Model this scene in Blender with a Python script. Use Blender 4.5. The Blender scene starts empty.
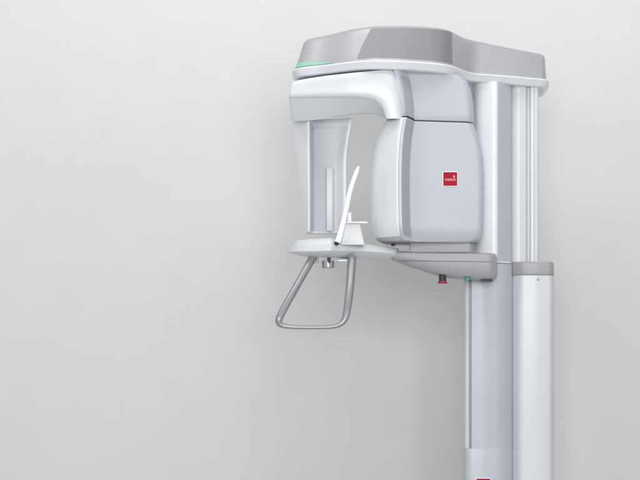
import bpy, bmesh, math
from mathutils import Vector

S = bpy.context.scene
COL = S.collection
D, CZ, H, K = 4.5, 1.0, 330.0, 0.0035     # camera distance, camera height, horizon row, metres per photo pixel at Y=0

def X(px, Y): return (px-320.0)*K*(D+Y)/D
def Z(py, Y): return CZ+(H-py)*K*(D+Y)/D
def P(px, py, Y): return Vector((X(px, Y), Y, Z(py, Y)))

# ------------------------------------------------------------------ materials
def mat(name, col, rough=0.35, metal=0.0, coat=0.0, emis=None, es=0.0, spec=0.5, alpha=1.0, trans=0.0, noise=0.02, bump=0.0):
    m = bpy.data.materials.new(name); m.use_nodes = True
    nt = m.node_tree; b = nt.nodes['Principled BSDF']
    tc = nt.nodes.new('ShaderNodeTexCoord')
    n = nt.nodes.new('ShaderNodeTexNoise'); n.inputs['Scale'].default_value = 6.0; n.inputs['Detail'].default_value = 5.0
    nt.links.new(tc.outputs['Object'], n.inputs['Vector'])
    r = nt.nodes.new('ShaderNodeValToRGB')
    r.color_ramp.elements[0].position = 0.3; r.color_ramp.elements[1].position = 0.7
    r.color_ramp.elements[0].color = tuple(max(0, c*(1-noise)) for c in col)+(1,)
    r.color_ramp.elements[1].color = tuple(min(1, c*(1+noise)) for c in col)+(1,)
    nt.links.new(n.outputs['Fac'], r.inputs['Fac']); nt.links.new(r.outputs['Color'], b.inputs['Base Color'])
    mr = nt.nodes.new('ShaderNodeMapRange')
    mr.inputs['To Min'].default_value = max(0.02, rough-0.03); mr.inputs['To Max'].default_value = rough+0.03
    nt.links.new(n.outputs['Fac'], mr.inputs['Value']); nt.links.new(mr.outputs['Result'], b.inputs['Roughness'])
    b.inputs['Metallic'].default_value = metal; b.inputs['Coat Weight'].default_value = coat
    b.inputs['Coat Roughness'].default_value = 0.15
    b.inputs['Specular IOR Level'].default_value = spec
    b.inputs['Transmission Weight'].default_value = trans
    if emis: b.inputs['Emission Color'].default_value = emis+(1,); b.inputs['Emission Strength'].default_value = es
    if bump:
        n2 = nt.nodes.new('ShaderNodeTexNoise'); n2.inputs['Scale'].default_value = 900.0
        nt.links.new(tc.outputs['Object'], n2.inputs['Vector'])
        bp = nt.nodes.new('ShaderNodeBump'); bp.inputs['Strength'].default_value = bump; bp.inputs['Distance'].default_value = 0.0004
        nt.links.new(n2.outputs['Fac'], bp.inputs['Height']); nt.links.new(bp.outputs['Normal'], b.inputs['Normal'])
    return m

WHITE  = mat('white_plastic', (0.58, 0.605, 0.63), 0.38, coat=0.15, bump=0.05)
SHELL  = mat('bright_white_plastic', (0.735, 0.76, 0.79), 0.36, coat=0.15, bump=0.05)
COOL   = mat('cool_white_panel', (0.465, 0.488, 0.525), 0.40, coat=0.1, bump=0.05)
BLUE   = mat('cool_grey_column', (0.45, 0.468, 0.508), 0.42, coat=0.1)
SILVER = mat('silver_cover', (0.45, 0.46, 0.475), 0.46, metal=0.35, coat=0.1)
GREY   = mat('grey_plastic', (0.33, 0.335, 0.35), 0.42)
PALE   = mat('pale_panel', (0.54, 0.565, 0.59), 0.42, coat=0.1)
DARK   = mat('dark_gap', (0.16, 0.17, 0.19), 0.6)
BLACK  = mat('black_rubber', (0.02, 0.02, 0.025), 0.5)
RED    = mat('red_badge', (0.33, 0.006, 0.022), 0.6, spec=0.2)
REDB   = mat('red_button', (0.28, 0.015, 0.025), 0.35)
PINK   = mat('badge_lettering', (0.72, 0.30, 0.34), 0.5)
GREEN  = mat('green_light', (0.28, 0.53, 0.43), 0.35, emis=(0.10, 0.60, 0.38), es=0.08)
TEAL   = mat('green_led', (0.04, 0.22, 0.16), 0.35, emis=(0.02, 0.35, 0.2), es=0.04)
METAL  = mat('brushed_handle', (0.31, 0.315, 0.33), 0.34, metal=0.45)
CLEAR  = mat('frosted_acrylic', (0.86, 0.88, 0.90), 0.28, trans=0.45)
WALLM  = mat('studio_backdrop', (0.625, 0.627, 0.633), 0.9, spec=0.1, noise=0.012)

# ------------------------------------------------------------------ mesh helpers
def link(name, bm, m, parent=None, sharp=32, bevel=0.0, bseg=3):
    bmesh.ops.remove_doubles(bm, verts=bm.verts, dist=1e-6)
    bmesh.ops.recalc_face_normals(bm, faces=bm.faces)
    me = bpy.data.meshes.new(name)
    for f in bm.faces: f.smooth = True
    for e in bm.edges:
        if len(e.link_faces) == 2 and e.calc_face_angle(0) > math.radians(sharp): e.smooth = False
    bm.to_mesh(me); bm.free()
    me.materials.append(m)
    o = bpy.data.objects.new(name, me); COL.objects.link(o)
    if parent is not None: o.parent = parent
    if bevel:
        for p in me.polygons: p.use_smooth = True
        md = o.modifiers.new('bevel', 'BEVEL'); md.width = bevel; md.segments = bseg
        md.limit_method = 'ANGLE'; md.angle_limit = math.radians(28); md.harden_normals = True
    return o

def loft(bm, rings, cap=True):
    vr = [[bm.verts.new(p) for p in r] for r in rings]
    n = len(rings[0])
    for a, b in zip(vr[:-1], vr[1:]):
        for i in range(n):
            j = (i+1) % n
            bm.faces.new((a[i], a[j], b[j], b[i]))
    if cap:
        bm.faces.new(vr[0]); bm.faces.new(list(reversed(vr[-1])))

def catmull(pts, seg=6, closed=True):
    n = len(pts); out = []
    rng = range(n) if closed else range(n-1)
    for i in rng:
        if closed: p0, p1, p2, p3 = (pts[(i+k-1) % n] for k in range(4))
        else: p0, p1, p2, p3 = pts[max(i-1, 0)], pts[i], pts[i+1], pts[min(i+2, n-1)]
        for s in range(seg):
            t = s/seg
            out.append(tuple(0.5*((2*b)+(-a+c)*t+(2*a-5*b+4*c-d)*t*t+(-a+3*b-3*c+d)*t**3) for a, b, c, d in zip(p0, p1, p2, p3)))
    if not closed: out.append(tuple(pts[-1]))
    return out

def rpoly(pts, seg=5):
    """closed 2-D polygon [(x,y,r)] with rounded corners, constant vertex count"""
    out = []; n = len(pts)
    for i in range(n):
        p = Vector(pts[i][:2]); a = Vector(pts[i-1][:2]); b = Vector(pts[(i+1) % n][:2])
        r = pts[i][2]
        da, db = (a-p), (b-p); la, lb = da.length, db.length
        d = min(r, la*0.45, lb*0.45)
        A = p+da/la*d; B = p+db/lb*d
        for k in range(seg+1):
            t = k/seg
            q = A*(1-t)**2+p*2*t*(1-t)+B*t*t
            out.append((q.x, q.y))
    return out

def column(bm, sec, z0, z1, ch=0.0):
    """vertical prism from a plan section, optional chamfer at both ends"""
    def ring(z, ins):
        if not ins: return [(x, y, z) for x, y in sec]
        cx = sum(p[0] for p in sec)/len(sec); cy = sum(p[1] for p in sec)/len(sec)
        w = max(p[0] for p in sec)-min(p[0] for p in sec)
        k = 1-2*ins/w
        return [(cx+(x-cx)*k, cy+(y-cy)*k, z) for x, y in sec]
    if ch: loft(bm, [ring(z0, ch), ring(z0+ch*.3, ch*.3), ring(z0+ch, 0), ring(z1-ch, 0), ring(z1-ch*.3, ch*.3), ring(z1, ch)])
    else: loft(bm, [ring(z0, 0), ring(z1, 0)])

def plan(pts, seg=5):
    """[(px, Y, r)] -> plan section in metres"""
    return rpoly([(X(p[0], p[1]), p[1], p[2]) for p in pts], seg)

def tube(bm, pts, rad, seg=14, flat=1.0):
    pts = [Vector(p) for p in pts]; rings = []
    up = Vector((0, 1, 0))
    for i, p in enumerate(pts):
        t = (pts[min(i+1, len(pts)-1)]-pts[max(i-1, 0)]).normalized()
        u = t.cross(up).normalized(); v = t.cross(u).normalized()
        r = rad[i] if hasattr(rad, '__len__') else rad
        rings.append([p+u*math.cos(a)*r+v*math.sin(a)*r*flat for a in (2*math.pi*k/seg for k in range(seg))])
    loft(bm, rings)

def cyl(bm, c, r0, r1, z0, z1, seg=28, ch=0.0015):
    def ring(r, z): return [(c[0]+r*math.cos(2*math.pi*k/seg), c[1]+r*math.sin(2*math.pi*k/seg), z) for k in range(seg)]
    loft(bm, [ring(r0-ch, z0), ring(r0, z0+ch), ring(r1, z1-ch), ring(r1-ch, z1)])

def xloft(bm, secs, mid=None):
    """loft along X: each section a list of (px, py, Y)"""
    loft(bm, [[P(*q) for q in s] for s in secs])

def empty(name, loc):
    o = bpy.data.objects.new(name, None); COL.objects.link(o); o.location = loc
    o.empty_display_size = 0.2
    return o

def interp(tab, v):
    if v <= tab[0][0]: return tab[0][1:]
    for a, b in zip(tab[:-1], tab[1:]):
        if v <= b[0]:
            t = (v-a[0])/(b[0]-a[0]); return tuple(p+(q-p)*t for p, q in zip(a[1:], b[1:]))
    return tab[-1][1:]

# ------------------------------------------------------------------ the setting: a studio sweep
WALL_Y = 0.76
bm = bmesh.new()
prof = [(-7.0, 0.0), (WALL_Y-0.25, 0.0)]
for k in range(1, 9):
    a = math.pi/2*k/8
    prof.append((WALL_Y-0.25+0.25*math.sin(a), 0.25-0.25*math.cos(a)))
prof += [(WALL_Y, 4.5)]
vs = [[bm.verts.new((x, y, z)) for (y, z) in prof] for x in (-6, 6)]
for i in range(len(prof)-1): bm.faces.new((vs[0][i], vs[1][i], vs[1][i+1], vs[0][i+1]))
wall = link('backdrop', bm, WALLM, sharp=60)
wall['kind'] = 'structure'

# ------------------------------------------------------------------ the machine
root = empty('dental_xray_machine', (0, 0, 0))
root.location = (X(500, 0.1), 0.12, 0)
root['label'] = 'white and silver panoramic dental x-ray machine on its tall column against pale grey backdrop'
root['category'] = 'x-ray machine'
bpy.context.view_layer.update()
INV = root.matrix_world.inverted()
def part(name, bm, m, parent=None, **k):
    par = parent if parent is not None else root
    o = link(name, bm, m, par, **k)
    o.matrix_parent_inverse = INV if par is root else o.matrix_parent_inverse
    return o

# ---- top cover -------------------------------------------------------------
front = [(292.5, -0.06), (294.5, -0.115), (305, -0.145), (320, -0.170), (345, -0.222), (362, -0.247), (374, -0.256), (388, -0.252), (405, -0.245),
         (425, -0.225), (442, -0.198), (452, -0.170), (461, -0.115), (468, -0.070), (476, -0.040), (490, -0.020), (515, 0.015), (538, 0.052), (546, 0.068)]
back = [(549, 0.10), (548, 0.22), (540, 0.30), (480, 0.31), (400, 0.31), (340, 0.27), (305, 0.16), (294, 0.06)]
ctl = [(X(a, b), b) for a, b in front+back]
out = catmull(ctl, 8)
def offset(pts, d):
    n = len(pts); r = []
    for i in range(n):
        a = Vector(pts[i-1]); b = Vector(pts[(i+1) % n]); t = (b-a).normalized()
        nrm = Vector((t.y, -t.x))            # outward for a counter-clockwise loop
        p = Vector(pts[i])-nrm*d
        r.append((p.x, p.y))
    return r
def smooth_closed(pts, it):
    for _ in range(it):
        n = len(pts); pts = [((pts[i-1][0]+2*pts[i][0]+pts[(i+1) % n][0])/4, (pts[i-1][1]+2*pts[i][1]+pts[(i+1) % n][1])/4) for i in range(n)]
    return pts
out = smooth_closed(out, 3)
ZL0, ZL1 = CZ+0.8656, CZ+0.8960
ztab = [(-0.10, 0.990), (0.02, 1.001), (0.10, 1.009), (0.33, 1.017), (0.44, 1.019), (0.52, 1.014), (0.66, 0.998), (0.85, 0.982)]
def ztop(x): return CZ+interp(ztab, x)[0]
mx, my = 0.40, 0.05
def toward(p, k): return (mx+(p[0]-mx)*k, my+(p[1]-my)*k)
bm = bmesh.new()
i1, i2, i3 = offset(out, 0.010), smooth_closed(offset(out, 0.026), 2), smooth_closed(offset(out, 0.040), 4)
i2 = [(p[0]+0.011, p[1]) for p in i2]; i3 = [(p[0]+0.011, p[1]) for p in i3]
rings = [[(p[0], p[1], ZL1-0.004) for p in i1], [(p[0], p[1], ZL1+0.004) for p in i1]]
for k in range(1, 7):
    t = k/6
    ring = []
    for a, b in zip(i1, i2):
        q = (a[0]+(b[0]-a[0])*t, a[1]+(b[1]-a[1])*t)
        ring.append((q[0], q[1], ZL1+0.004+(ztop(q[0])-0.010-ZL1-0.004)*t))
    rings.append(ring)
rings.append([((a[0]*.6+b[0]*.4), (a[1]*.6+b[1]*.4), ztop(a[0])-0.0035) for a, b in zip(i2, i3)])
rings.append([(b[0], b[1], ztop(b[0])) for b in i3])
for k, dz in ((0.8, 0.004), (0.55, 0.007), (0.3, 0.009), (0.1, 0.009)):
    rings.append([(toward(b, k)[0], toward(b, k)[1], ztop(toward(b, k)[0])+dz) for b in i3])
loft(bm, rings)
cover = part('top_cover', bm, SILVER, sharp=40)
# white trim under it
bm = bmesh.new()
t0 = smooth_closed(offset(out, 0.06), 6)
def tr(d, z): return [(p[0], p[1], z) for p in offset(out, d)]
loft(bm, [[(p[0], p[1], ZL0+0.003) for p in t0], tr(0.022, ZL0), tr(0.017, ZL0+0.0015), tr(0.014, ZL0+0.005), tr(0.004, ZL0+0.017), tr(0.001, ZL0+0.020), tr(0.0, ZL0+0.022),
          tr(0.0, ZL1-0.008), tr(0.001, ZL1-0.0055), tr(0.004, ZL1-0.004), tr(0.012, ZL1-0.003)])
trim = part('cover_trim', bm, SHELL, cover, sharp=50)
# green status light: a lens-shaped strip lying on the side of the cover near its left tip
bm = bmesh.new()
def side_pt(px, h, push=0.0015):
    """point on the cover's side face nearest a given plan x"""
    best = None
    for a, b in zip(i1, i2):
        if a[1] > 0.0: continue
        d = abs(a[0]-X(px, a[1]))
        if best is None or d < best[0]: best = (d, a, b)
    # interpolate between neighbours for smoothness
    _, a, b = best
    t = h
    q = (a[0]+(b[0]-a[0])*t, a[1]+(b[1]-a[1])*t)
    return q, a
idx = [i for i, p in enumerate(i1) if p[1] < -0.03 and p[0] < X(334, -0.19)]
n = len(i1)
# order from the tip rightwards
idx.sort(key=lambda i: i1[i][0]+i1[i][1]*-0.0)
top, bot = [], []
m_ = len(idx)
for c, i in enumerate(idx):
    t = c/(m_-1)
    hgt = 0.015*min(1, (t/0.22)**0.7)*(1 if t < 0.6 else math.cos((t-0.6)/0.4*math.pi/2)**0.8)
    hgt = max(hgt, 0.0012)
    a, b = Vector((*i1[i], 0)), Vector((*i2[i], 0))
    zz = ztop(a.x)-0.010-ZL1-0.004
    nrm = (a-b).normalized()*0.0022
    bot.append(Vector((a.x, a.y, ZL1+0.0005))+nrm)
    tt = hgt/zz
    top.append(a.lerp(b, tt)+Vector((0, 0, ZL1+0.0005+hgt))+nrm)
for c in range(m_-1):
    vv = [bm.verts.new(p) for p in (bot[c], bot[c+1], top[c+1], top[c])]
    bm.faces.new(vv)
bmesh.ops.remove_doubles(bm, verts=bm.verts, dist=1e-6)
part('status_light', bm, GREEN, cover, sharp=80)

# darker grey band laid over the broad front of the cover
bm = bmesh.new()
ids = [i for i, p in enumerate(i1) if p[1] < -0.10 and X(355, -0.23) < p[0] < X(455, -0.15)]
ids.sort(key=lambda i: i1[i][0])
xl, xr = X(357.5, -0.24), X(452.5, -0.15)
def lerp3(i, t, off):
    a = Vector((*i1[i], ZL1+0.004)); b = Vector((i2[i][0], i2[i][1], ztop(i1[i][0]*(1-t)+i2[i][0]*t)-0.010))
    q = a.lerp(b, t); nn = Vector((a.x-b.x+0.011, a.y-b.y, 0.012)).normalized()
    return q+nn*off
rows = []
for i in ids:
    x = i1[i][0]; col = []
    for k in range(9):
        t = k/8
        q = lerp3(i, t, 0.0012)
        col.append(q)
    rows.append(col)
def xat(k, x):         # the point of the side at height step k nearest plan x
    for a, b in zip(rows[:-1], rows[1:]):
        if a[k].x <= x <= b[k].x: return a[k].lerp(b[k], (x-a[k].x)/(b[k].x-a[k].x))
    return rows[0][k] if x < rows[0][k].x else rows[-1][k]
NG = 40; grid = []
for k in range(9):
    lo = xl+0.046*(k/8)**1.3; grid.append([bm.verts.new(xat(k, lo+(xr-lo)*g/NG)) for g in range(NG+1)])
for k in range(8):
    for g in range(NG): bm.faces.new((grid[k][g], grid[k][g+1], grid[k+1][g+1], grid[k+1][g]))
part('dark_band', bm, mat('band_grey', (0.275, 0.28, 0.30), 0.44, metal=0.35, coat=0.1), cover, sharp=60)

# underside collar: rotation joint between cover and arm
bm = bmesh.new(); cyl(bm, (X(400, 0.0), 0.02), 0.16, 0.16, ZL0-0.03, ZL0+0.004, 48)
part('rotation_joint', bm, DARK)

# ---- rotating arm ----------------------------------------------------------
# bridge: front outline (in the YZ-facing plane) lofted back through a deep lower chamfer
YF = -0.235
sh = lambda px: 0.0 if px > 350 else 0.0004*(350-px)       # the arm's left end turns away a little
# stations: top point, front lower edge, inner lower edge (photo pixels), front fillet depth, chamfer depth, push back
stn = [(291.5, 88, 291.0, 95, 292.5, 108, .006, .058, .030), (290.2, 86, 289.3, 97.0, 291.0, 117, .007, .068, .010), (292.0, 82.5, 289.8, 97.9, 292.0, 120.6, .008, .075, .001),
       (298, 80.2, 297, 97.9, 298, 121, .008, .075, 0), (320, 76.5, 320, 97.3, 320, 119.5, .008, .075, 0), (345, 73.6, 343, 97.2, 343, 116, .008, .075, 0),
       (365, 71.6, 360, 97.6, 358, 114.2, .009, .075, 0), (381, 70.3, 370, 98.8, 367, 113.8, .012, .075, 0), (390.5, 70.2, 376.8, 101.6, 373.5, 114.3, .019, .072, 0),
       (396.5, 73, 381, 106, 378.4, 115.6, .030, .066, 0), (401.5, 84, 383.4, 110.8, 381.8, 117.2, .040, .058, 0), (405, 101, 384.8, 115.0, 383.8, 118.3, .042, .05, 0), (406, 118.6, 385.8, 118.6, 385.4, 118.7, .042, .03, 0)]
rings = []
for tx, ty, ex, ey, bx_, by_, fd, cd, pb in catmull(stn, 5, closed=False):
    rg = [P(tx, ty, 0.03)]
    for t in (0, .03, .08, .15, .24, .36, .5, .65, .8, .92, .98):
        px, py = tx+(ex-tx)*t, ty+(ey-ty)*t
        rg.append(P(px, py, YF+pb+sh(px)+fd*max(0, 1-t/0.42)**2.2+{.8: 0.0006, .92: 0.0032, .98: 0.007}.get(t, 0)))
    rg.append(P(ex, ey, YF+pb+sh(ex)+0.0105))
    for t in (.06, .3, .6, .9, 1.0):
        px, py = ex+(bx_-ex)*t, ey+(by_-ey)*t
        rg.append(P(px, py, YF+pb+sh(px)+0.0115+(cd-0.0115)*t**1.05))
    rg.append(P(bx_, by_, 0.03))
    rings.append(rg)
bm = bmesh.new(); loft(bm, rings)
arm = part('rotating_arm', bm, WHITE, sharp=50)

# tube head + shoulder (share one plan section that changes with height)
htab = [(68, 392, 398, 458), (71, 387, 398.5, 464), (76, 386, 399.5, 469), (85, 385, 401.5, 472.5), (100, 385, 404, 474.5), (118.5, 385, 405, 475.5), (119, 381.8, 405, 475),
        (127, 377.5, 403.6, 478), (137, 374, 402, 481), (150, 371.6, 400.8, 484), (168, 370, 400, 485.2), (195, 369.8, 400, 485.4), (212, 370.4, 400.3, 485.0),
        (224, 371.0, 400.6, 485), (231, 371.8, 401.2, 484.4), (236, 373.6, 402.2, 482.6), (239, 376.5, 403.8, 479.5), (240.6, 381, 405.5, 475)]
def hsec(py, ins=0.0, up=0.0):
    L, C, R = interp(htab, py)
    L += ins; R -= ins; C += ins*0.3
    yo = ins*K*0.9
    e = 1.0-max(0.0, (py-230)/40.0)*0.45
    pts = [(L+6, 0.04, 0.03), (L, -0.105, 0.04), (C-1.5-3*up, (-0.240+0.015*up)*e+yo, 0.022), (C+2.0-up, (-0.241+0.025*up)*e+yo, 0.006+0.02*up), (C+9.5, -0.172*e+yo, 0.008),
           (R-2.5, -0.135*e+yo, 0.030), (R-0.5, -0.05, 0.03), (R-8, 0.07, 0.03)]
    return plan(pts, 6), Z(py, -0.2)
def hloft(pys, inslist=None):
    bm = bmesh.new(); rings = []
    for i, py in enumerate(pys):
        ins = inslist[i] if inslist else 0
        s, z = hsec(py, ins, 1.0 if py < 117 else (1.0 if pys[0] < 100 else 0.0))
        rings.append([(x, y, z) for x, y in s])
    loft(bm, rings); return bm
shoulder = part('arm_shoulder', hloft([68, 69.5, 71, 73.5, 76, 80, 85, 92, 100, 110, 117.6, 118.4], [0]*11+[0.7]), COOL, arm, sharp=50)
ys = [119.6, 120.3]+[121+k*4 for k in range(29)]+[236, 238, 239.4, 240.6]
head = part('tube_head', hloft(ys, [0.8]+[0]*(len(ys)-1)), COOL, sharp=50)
part('seam_gap', hloft([117.5, 120.8], [2.2, 2.2]), BLACK, head, sharp=50)
# overlay strips on the step beside the shell, its shade put into their colour
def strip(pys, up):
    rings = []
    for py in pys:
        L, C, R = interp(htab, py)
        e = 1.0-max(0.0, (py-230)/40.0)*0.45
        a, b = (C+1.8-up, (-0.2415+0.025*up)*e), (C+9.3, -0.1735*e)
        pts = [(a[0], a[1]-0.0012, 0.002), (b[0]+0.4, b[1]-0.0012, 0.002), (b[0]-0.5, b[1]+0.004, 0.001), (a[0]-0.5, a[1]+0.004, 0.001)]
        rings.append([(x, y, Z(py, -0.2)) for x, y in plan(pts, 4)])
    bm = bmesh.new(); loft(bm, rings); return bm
SHADE = mat('painted_shade', (0.37, 0.39, 0.425), 0.42)
part('groove_shade', strip([121+4*k for k in range(29)]+[235.5], 0), SHADE, head)
part('groove_shade', strip([76, 82, 90, 100, 110, 117.3], 1), SHADE, arm)
# white side shell on the left flank of the head (lighter plastic, wraps the corner)
def shell(bm, pys):
    rings = []
    for py in pys:
        L, C, R = interp(htab, py)
        e = 1.0-max(0.0, (py-230)/40.0)*0.45
        pts = [(L+6, 0.05, 0.02), (L-0.6, -0.125, 0.05), (C-3.5, -0.2360*e, 0.035), (C+1.8, -0.2415*e, 0.014), (C+3.6, -0.222*e, 0.003), (L+12, -0.03, 0.02)]
        rings.append([(x, y, Z(py, -0.2)) for x, y in plan(pts, 6)])
    loft(bm, rings)
bm = bmesh.new(); shell(bm, [119.4]+[121+k*4 for k in range(29)]+[236.5]); part('side_shell', bm, SHELL, head, sharp=50)

# ---- sensor unit (left leg of the arm) --------------------------------------
def sring(py):
    t = max(0.0, (py-118)/114.0)
    L = 293.0+12.5*t**1.15; F = 309.5+0.4*t
    Rr = 351.5-5.5*min(1, max(0, (py-122)/35.0))**0.8
    s = math.sin(min(1, max(0, t))*math.pi)
    pts = [(L, -0.030, 0.008), (F-1.6, -0.126, 0.010), (F-0.3, -0.126, 0.003), (F+3.6, -0.045, 0.003),
           (F+12, -0.055, 0.03), (Rr-10, -0.065, 0.03), (Rr-1.6, -0.088, 0.004), (Rr, -0.089, 0.002), (Rr, -0.01, 0.01), (L+6, 0.015, 0.01)]
    return [(x, y, Z(py, -0.12)) for x, y in plan(pts, 4)]
bm = bmesh.new(); loft(bm, [sring(p) for p in [116]+[118+6*k for k in range(19)]+[231.5]])
sensor = part('sensor_unit', bm, SHELL, arm, sharp=35)
bm = bmesh.new()
def pring(py):
    t = max(0.0, (py-118)/114.0); F = 309.5+0.4*t; Rr = 351.5-5.5*min(1, max(0, (py-122)/35.0))**0.8
    pts = [(F+3.6, -0.0485, 0.002), (F+12, -0.0575, 0.03), (Rr-10, -0.0675, 0.03), (Rr-2.6, -0.086, 0.003), (Rr-2.4, -0.072, 0.002), (Rr-12, -0.055, 0.02), (F+12, -0.045, 0.02), (F+4.0, -0.04, 0.002)]
    return [(x, y, Z(py, -0.12)) for x, y in plan(pts, 4)]
loft(bm, [pring(p) for p in [123.5]+[126+6*k for k in range(17)]+[229.5]]); part('sensor_panel', bm, PALE, arm, sharp=35)
bm = bmesh.new()
sec = plan([(325.6, -0.060, 0.002), (326.2, -0.075, 0.004), (333.0, -0.075, 0.004), (333.6, -0.060, 0.002)], 4)
column(bm, sec, Z(231, -0.1), Z(166, -0.1), 0.006); part('sensor_ridge', bm, PALE, arm, sharp=40)

rings = []
for py in [122+6*k for k in range(18)]+[229.5]:
    F = 309.5+0.4*max(0.0, (py-118)/114.0)
    rings.append([(x, y, Z(py, -0.12)) for x, y in plan([(F-0.6, -0.1272, 0.001), (F+0.5, -0.1262, 0.001), (F+4.0, -0.0480, 0.001), (F+3.2, -0.0450, 0.001)], 3)])
bm = bmesh.new(); loft(bm, rings); part('recess_shade', bm, BLUE, arm)  # thin overlay on the recess side, darker colour stands in for its shade

# ---- column ----------------------------------------------------------------
ZT = ZL0+0.004
sec = plan([(470.5, 0.10, 0.01), (476, 0.012, 0.03), (495.5, -0.010, 0.012), (510.5, 0.045, 0.006), (512, 0.12, 0.01), (480, 0.13, 0.01)], 6)
bm = bmesh.new(); column(bm, sec, Z(263, 0.02), ZT)
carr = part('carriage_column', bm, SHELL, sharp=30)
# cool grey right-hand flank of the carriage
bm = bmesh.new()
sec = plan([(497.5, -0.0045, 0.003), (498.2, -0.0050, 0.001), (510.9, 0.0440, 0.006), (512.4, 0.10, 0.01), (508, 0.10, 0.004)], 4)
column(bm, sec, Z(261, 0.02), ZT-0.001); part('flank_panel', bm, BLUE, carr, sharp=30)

def lower_sec(groove):
    pts = [(464.5, 0.11, 0.004), (463.4, 0.050, 0.006), (465.5, 0.006, 0.008)]
    if groove: pts += [(469.0, -0.002, 0.001), (469.3, 0.012, 0.001), (471.2, 0.012, 0.001), (471.4, -0.005, 0.001)]
    else: pts += [(469.0, -0.004, 0.001), (469.7, -0.005, 0.001), (470.4, -0.006, 0.001), (471.4, -0.007, 0.001)]
    pts += [(484, -0.010, 0.02), (498, 0.002, 0.03), (507, 0.026, 0.02), (511.8, 0.060, 0.006), (512.5, 0.11, 0.004)]
    if not groove: pts = [(a, b-0.004 if b < 0.03 else b, c) for a, b, c in pts]
    return plan(pts, 4)
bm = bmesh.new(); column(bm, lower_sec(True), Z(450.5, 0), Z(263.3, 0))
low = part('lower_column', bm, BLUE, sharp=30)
bm = bmesh.new()
sec = plan([(463.1, 0.052, 0.003), (465.2, 0.004, 0.006), (468.9, -0.0035, 0.001), (468.6, 0.02, 0.001), (466, 0.06, 0.002)], 4)
column(bm, sec, Z(448.4, 0), Z(264, 0)); part('edge_strip', bm, WHITE, low, sharp=30)
bm = bmesh.new(); column(bm, lower_sec(False), 0.02, Z(448.3, 0), 0.005)
kick = part('lower_cover', bm, COOL, sharp=30)

bm = bmesh.new()
sec = plan([(509, 0.10, 0.002), (511.0, 0.085, 0.003), (513.5, 0.078, 0.006), (520, 0.072, 0.02), (526.2, 0.080, 0.002), (527.0, 0.098, 0.001), (530.0, 0.098, 0.001), (530.6, 0.082, 0.001),
            (533.6, 0.080, 0.001), (534.1, 0.083, 0.0006), (534.6, 0.080, 0.001), (538.2, 0.084, 0.003), (538.8, 0.2, 0.01), (512, 0.2, 0.01)], 4)
column(bm, sec, Z(264, 0.1), ZT)
part('telescopic_column', bm, WHITE, sharp=30)

bm = bmesh.new()
sec = plan([(511.0, 0.10, 0.004), (512.5, 0.085, 0.006), (520, 0.064, 0.03), (523, 0.060, 0.02), (538, 0.056, 0.05), (551.0, 0.064, 0.012), (554.2, 0.10, 0.02), (554.3, 0.26, 0.01), (512, 0.26, 0.01)], 5)
column(bm, sec, 0.02, Z(275.2, 0.06))
fixed = part('fixed_column', bm, WHITE, sharp=25)
bm = bmesh.new()
sec = plan([(510.0, 0.10, 0.004), (511.8, 0.078, 0.010), (522.6, 0.058, 0.012), (538, 0.052, 0.03), (551.0, 0.060, 0.012), (553.9, 0.10, 0.02), (554.0, 0.262, 0.01), (511, 0.262, 0.01)], 6)
column(bm, sec, Z(275.0, 0.06), Z(261.6, 0.06), 0.004); part('collar', bm, GREY, fixed, sharp=50)
bm = bmesh.new()
c = P(538.3, 279.3, 0.0555)
loft(bm, [[(c.x+r*math.cos(2*math.pi*k/16), y, c.z+r*math.sin(2*math.pi*k/16)) for k in range(16)] for r, y in ((0.004, 0.062), (0.004, 0.0550), (0.003, 0.0540))])
part('screw', bm, GREY, fixed)
# base plate on the studio floor
bm = bmesh.new()
sec = rpoly([(X(455, 0), -0.10, 0.04), (X(560, 0), -0.10, 0.04), (X(560, 0), 0.29, 0.04), (X(455, 0), 0.29, 0.04)], 6)
column(bm, sec, 0.001, 0.022, 0.003); part('base_plate', bm, GREY, sharp=50)

# ---- chin support arm --------------------------------------------------------
bm = bmesh.new()
st = [(384, 251.0, 259.0), (392, 251.0, 260.4), (400, 251.2, 263), (410, 251.6, 267), (420, 252.0, 270.2), (430, 252.2, 273.5), (440, 252.4, 276.4), (448, 252.5, 278.0), (465, 252.6, 279.6), (480, 252.8, 280.8), (489, 252.9, 281.2), (493.5, 253.3, 280.6), (496, 254.6, 278.6), (497.2, 257.5, 275)]
def asec(px, t, b):
    h = b-t; f = -0.115 if px < 485 else -0.115+0.00032*(px-485)**2
    y = -0.14+(px-384)/113*0.04 if px < 489 else f
    y = -0.135+(px-384)*0.00025+max(0, px-488)**2*0.0004
    return [(px, t, 0.03), (px, t+0.2, y+0.010), (px, t+1.2, y+0.002), (px, t+h*0.3, y), (px, t+h*0.62, y+0.002), (px, b-h*.16, y+0.014), (px, b-h*0.05, y+0.030), (px, b, y+0.05), (px, b, 0.03)]
bm_s = [asec(*s) for s in catmull(st, 3, closed=False)]
xloft(bm, bm_s)
sup = part('support_arm', bm, GREY, sharp=50)
# seam round the arm
bm = bmesh.new()
pts = [P(px, 260.6+(px-396)*0.012, -0.1335+(px-384)*0.00025+max(0, px-488)**2*0.0004-0.0012) for px in range(398, 497, 4)]
tube(bm, pts, 0.0013, 8); part('seam_line', bm, DARK, sup)
bm = bmesh.new()
xloft(bm, [[(px, 240.5, -0.02), (px, 240.5, -0.095), (px, 242, -0.10), (px, 252.6, -0.10), (px, 252.6, -0.02)] for px in (409.5, 470.3)])
part('mount_block', bm, GREY, sup, bevel=0.003)
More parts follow.
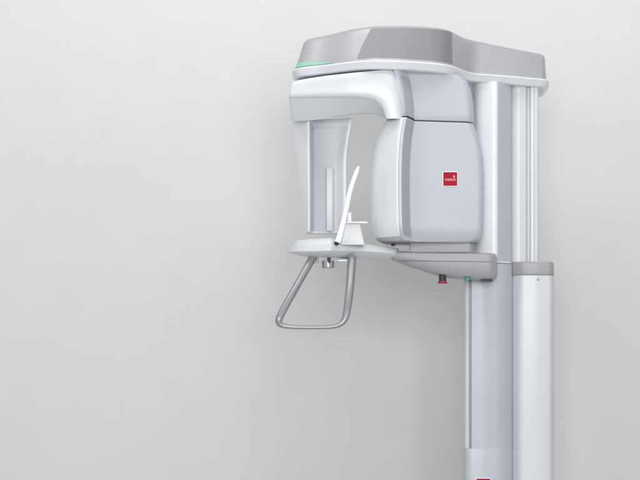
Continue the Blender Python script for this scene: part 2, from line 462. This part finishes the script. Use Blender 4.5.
# emergency stop
c = P(442.5, 277, -0.09)
bm = bmesh.new(); cyl(bm, (c.x, c.y), 0.0125, 0.0125, Z(281.2, -0.09), Z(274.5, -0.09))
es = part('stop_button', bm, BLACK)
bm = bmesh.new(); cyl(bm, (c.x, c.y), 0.0165, 0.0150, Z(283.6, -0.09), Z(281.0, -0.09), ch=0.002); part('button_cap', bm, REDB, es)
c = P(467.5, 279.5, -0.09)
bm = bmesh.new(); cyl(bm, (c.x, c.y), 0.010, 0.010, Z(280.4, -0.09), Z(277.5, -0.09)); part('indicator_lamp', bm, TEAL, sup)
bm = bmesh.new()
xloft(bm, [[(px, 279.5, -0.085), (px, 281.6, -0.085), (px, 281.8, -0.05), (px, 279.5, -0.05)] for px in (481, 492.5)])
part('cable_port', bm, BLACK, sup, bevel=0.001)

# ---- chin tray ---------------------------------------------------------------
tt = [(288.8, 250.2, 251.6, 252.8, -0.20), (291.5, 246.5, 251.6, 253.6, -0.215), (294.5, 242.4, 251.5, 254.4, -0.225), (298, 240.2, 251.3, 255.4, -0.235), (306, 239.2, 251.2, 257.0, -0.25), (318, 238.4, 251.0, 257.4, -0.265),
      (329, 237.9, 250.6, 257.6, -0.275), (332.5, 238.2, 250.4, 257.8, -0.270), (337, 239.4, 250.6, 258.2, -0.255), (350, 241.6, 250.8, 258.8, -0.225), (368, 244.2, 251.4, 259.2, -0.19), (386, 246.6, 252.6, 259.8, -0.165), (394.5, 247.8, 253.6, 259.8, -0.150), (397, 249, 254, 258.5, -0.135)]
def tsec(px, t, e, b, y):
    return [(px+2, t+0.3, -0.06), (px+1, t, y+0.030), (px, t+0.35, y+0.020), (px, t+1.4, y+0.014), (px, (t+e)/2, y+0.006), (px, e-1, y+0.001), (px, e, y), (px, e+0.8, y+0.003), (px, (e+b)/2, y+0.022), (px, b-0.4, y+0.045), (px, b, y+0.055), (px, b, -0.06)]
bm = bmesh.new(); xloft(bm, [tsec(*s) for s in catmull(tt, 3, closed=False)])
tray = part('chin_tray', bm, WHITE, sharp=55)
for (px, py, Y, r) in ((336.3, 243.6, -0.252, 0.0085), (393.2, 244.8, -0.135, 0.007)):
    bm = bmesh.new(); c = P(px, py, Y)
    rings = []
    for k in range(7):
        a = math.pi*k/6-math.pi/2
        rings.append([(c.x+math.cos(a)*r*1.15*math.cos(2*math.pi*j/16), c.y+math.cos(a)*r*math.sin(2*math.pi*j/16), c.z+math.sin(a)*r*0.75) for j in range(16)])
    loft(bm, rings); part('pivot_pin', bm, BLACK, tray, sharp=80)
# chin rest: acrylic block, little post and the curved bite rod
bm = bmesh.new()
xloft(bm, [[(px, 223, -0.19), (px, 223, -0.235), (px+dx, 245, -0.245), (px+dx, 245, -0.19)] for px, dx in ((346.0, -5.5), (359.8, 5.0))])
chin = part('chin_rest', bm, CLEAR, bevel=0.003)
bm = bmesh.new()
xloft(bm, [[(px, 221.4, -0.18), (px, 221.4, -0.245), (px, 223.4, -0.245), (px, 223.4, -0.18)] for px in (345.5, 367.6)])
part('chin_plate', bm, CLEAR, chin, bevel=0.0015)
bm = bmesh.new()
xloft(bm, [[(px, 212.3, -0.20), (px, 212.3, -0.225), (px, 222, -0.225), (px, 222, -0.20)] for px in (347.5, 351.5)])
part('chin_post', bm, CLEAR, chin, bevel=0.002)
rodc = [(358.8, 166.5, -0.265), (356.5, 172, -0.268), (353.2, 181, -0.27), (349.6, 193, -0.272), (346.8, 206, -0.272), (343.8, 220, -0.268), (340.0, 235, -0.262), (337.8, 242, -0.258)]
pc = [P(*q) for q in catmull(rodc, 5, closed=False)]
nn = len(pc)
rad = [0.0035+0.0038*min(1, i/ (nn*0.15)) + 0.0035*(i/(nn-1))**2 for i in range(nn)]
bm = bmesh.new(); tube(bm, pc, rad, 14, 0.8); part('bite_rod', bm, mat('rod_plastic', (0.84, 0.86, 0.87), 0.3), chin, sharp=80)

# below the tray: adjusting knob and small pegs
bm = bmesh.new(); c = P(328, 262, -0.2); cyl(bm, (c.x, c.y), 0.021, 0.021, Z(268, -0.2), Z(261, -0.2)); kb = part('adjusting_knob', bm, METAL)
bm = bmesh.new(); cyl(bm, (c.x+0.003, c.y-0.016), 0.006, 0.006, Z(263.5, -0.2), Z(256.5, -0.2)); part('knob_shaft', bm, BLACK, kb)
for px in (313.4, 317.2):
    bm = bmesh.new(); c = P(px, 260, -0.2); cyl(bm, (c.x, c.y), 0.0050, 0.0040, Z(264-(px-313)*0.3, -0.2), Z(255.5, -0.2), 16, 0.001); part('tray_peg', bm, METAL, tray)
bm = bmesh.new()
xloft(bm, [[(px, 259.6, -0.16), (px, 259.6, -0.205), (px, 261.4, -0.205), (px, 261.4, -0.16)] for px in (337.5, 349)])
part('handle_bracket', bm, METAL, tray, bevel=0.001)

# ---- patient handle ------------------------------------------------------------
hp = [(313.5, 256, -0.205), (308, 266, -0.225), (300, 280, -0.25), (291, 296, -0.28), (283.2, 310, -0.30), (279.2, 318.5, -0.31), (279.4, 323.4, -0.31), (284.5, 326.0, -0.31), (296, 327.2, -0.31),
      (315, 327.4, -0.31), (332, 326.8, -0.31), (340.5, 324.0, -0.305), (345.0, 318.5, -0.30), (347.2, 309, -0.29), (349.4, 292, -0.265), (350.8, 275, -0.235), (352.0, 257, -0.205)]
hr = [3.9, 3.9, 3.8, 3.8, 3.8, 3.6, 3.2, 2.4, 2.0, 1.9, 2.0, 2.6, 3.4, 4.0, 4.3, 4.4, 4.4]
q = catmull([(a, b, c, r) for (a, b, c), r in zip(hp, hr)], 6, closed=False)
bm = bmesh.new(); tube(bm, [P(*v[:3]) for v in q], [v[3]*K*0.94 for v in q], 20, 1.0)
part('patient_handle', bm, METAL, sharp=80)

# ---- badges -------------------------------------------------------------------
def badge(corner_px, w, y0, y1, yl, yr, parent, text):
    """thin red plate between px,px+w lying on a surface whose depth runs yl..yr"""
    a = P(corner_px, y1, yl); b = P(corner_px+w, y1, yr); up = Vector((0, 0, Z(y0, yl)-Z(y1, yl)))
    u = (b-a).normalized(); nrm = Vector((u.y, -u.x, 0)).normalized()
    if nrm.y > 0: nrm = -nrm
    W = (b-a).length
    def plate(name, m, par, i, off, th):
        bm = bmesh.new()
        base = [a+u*i+Vector((0, 0, i)), b-u*i+Vector((0, 0, i)), b-u*i+up-Vector((0, 0, i)), a+u*i+up-Vector((0, 0, i))]
        loft(bm, [[p+nrm*(off) for p in base], [p+nrm*(off+th) for p in base]])
        return part(name, bm, m, par)
    bd = plate('badge', mat('badge_border', (0.80, 0.80, 0.82), 0.4), parent, -0.0022, -0.004, 0.0052)
    plate('badge_face', RED, root if parent is root else bd, 0, 0.001, 0.0012)
    # lettering
    cu = bpy.data.curves.new('t', 'FONT'); cu.body = text; cu.align_x = 'CENTER'; cu.align_y = 'CENTER'; cu.size = W*0.33; cu.offset = 0.0002
    to = bpy.data.objects.new('t', cu); COL.objects.link(to)
    dg = bpy.context.evaluated_depsgraph_get(); me = bpy.data.meshes.new_from_object(to.evaluated_get(dg))
    bpy.data.objects.remove(to)
    bm = bmesh.new(); bm.from_mesh(me)
    ctr = (a+b+up)/2+nrm*0.0027
    o0 = ctr-Vector((0, 0, up.z*0.03))
    for v in bm.verts: v.co = o0+u*v.co.x*0.95+Vector((0, 0, 1))*v.co.y
    dc = ctr+u*W*0.27+Vector((0, 0, up.z*0.19))
    vv = [bm.verts.new(dc+u*math.cos(k*math.pi/8)*W*0.075+Vector((0, 0, 1))*math.sin(k*math.pi/8)*W*0.075) for k in range(16)]
    bm.faces.new(vv)
    part('lettering', bm, PINK, bd)
L, C_, R_ = interp(htab, 179)
def panelY(px, py=179):
    L, C, R = interp(htab, py); t = (px-(C+9.5))/((R-2.5)-(C+9.5)); return -0.172+t*0.037
badge(443.2, 13.8, 172.2, 185.8, panelY(443.2)-0.0005, panelY(457)-0.0005, head, 'vatech')
badge(476.6, 13.4, 478.6, 492, -0.0155, -0.0145, kick, 'vatech')

# ------------------------------------------------------------------ camera
cam = bpy.data.cameras.new('camera'); co = bpy.data.objects.new('camera', cam); COL.objects.link(co)
co.location = (0, -D, CZ); co.rotation_euler = (math.pi/2, 0, 0)
cam.sensor_width = 36.0; cam.lens = 36.0*D/(640*K)
cam.shift_y = (H-240)/640.0
cam.clip_end = 100
S.camera = co

# ------------------------------------------------------------------ light
w = bpy.data.worlds.new('World'); S.world = w; w.use_nodes = True
bg = w.node_tree.nodes['Background']; bg.inputs['Color'].default_value = (0.97, 0.985, 1.0, 1); bg.inputs['Strength'].default_value = 0.22
def area(name, loc, target, sx, sy, e, col=(1, 1, 1)):
    l = bpy.data.lights.new(name, 'AREA'); l.shape = 'RECTANGLE'; l.size = sx; l.size_y = sy; l.energy = e; l.color = col
    o = bpy.data.objects.new(name, l); COL.objects.link(o); o.location = loc
    o.rotation_euler = (Vector(target)-Vector(loc)).to_track_quat('-Z', 'Y').to_euler()
    return o
area('front_softbox', (0.3, -5.4, 1.9), (0.2, 0, 1.6), 2.6, 2.0, 154, (1, 1, 1))
area('key_softbox', (-3.0, -3.2, 2.2), (0.3, 0, 1.5), 1.4, 2.0, 33, (1, 1, 1))
area('top_softbox', (0.0, -1.5, 4.2), (0, 0.8, 2.4), 5.0, 1.2, 78, (1, 1, 1))
area('strip_softbox', (2.9, -2.4, 1.9), (0.4, 0, 1.6), 0.5, 2.2, 17, (1, 1, 1))

S.view_settings.view_transform = 'Standard'; S.view_settings.look = 'None'; S.view_settings.exposure = 0
S.render.engine = 'CYCLES'
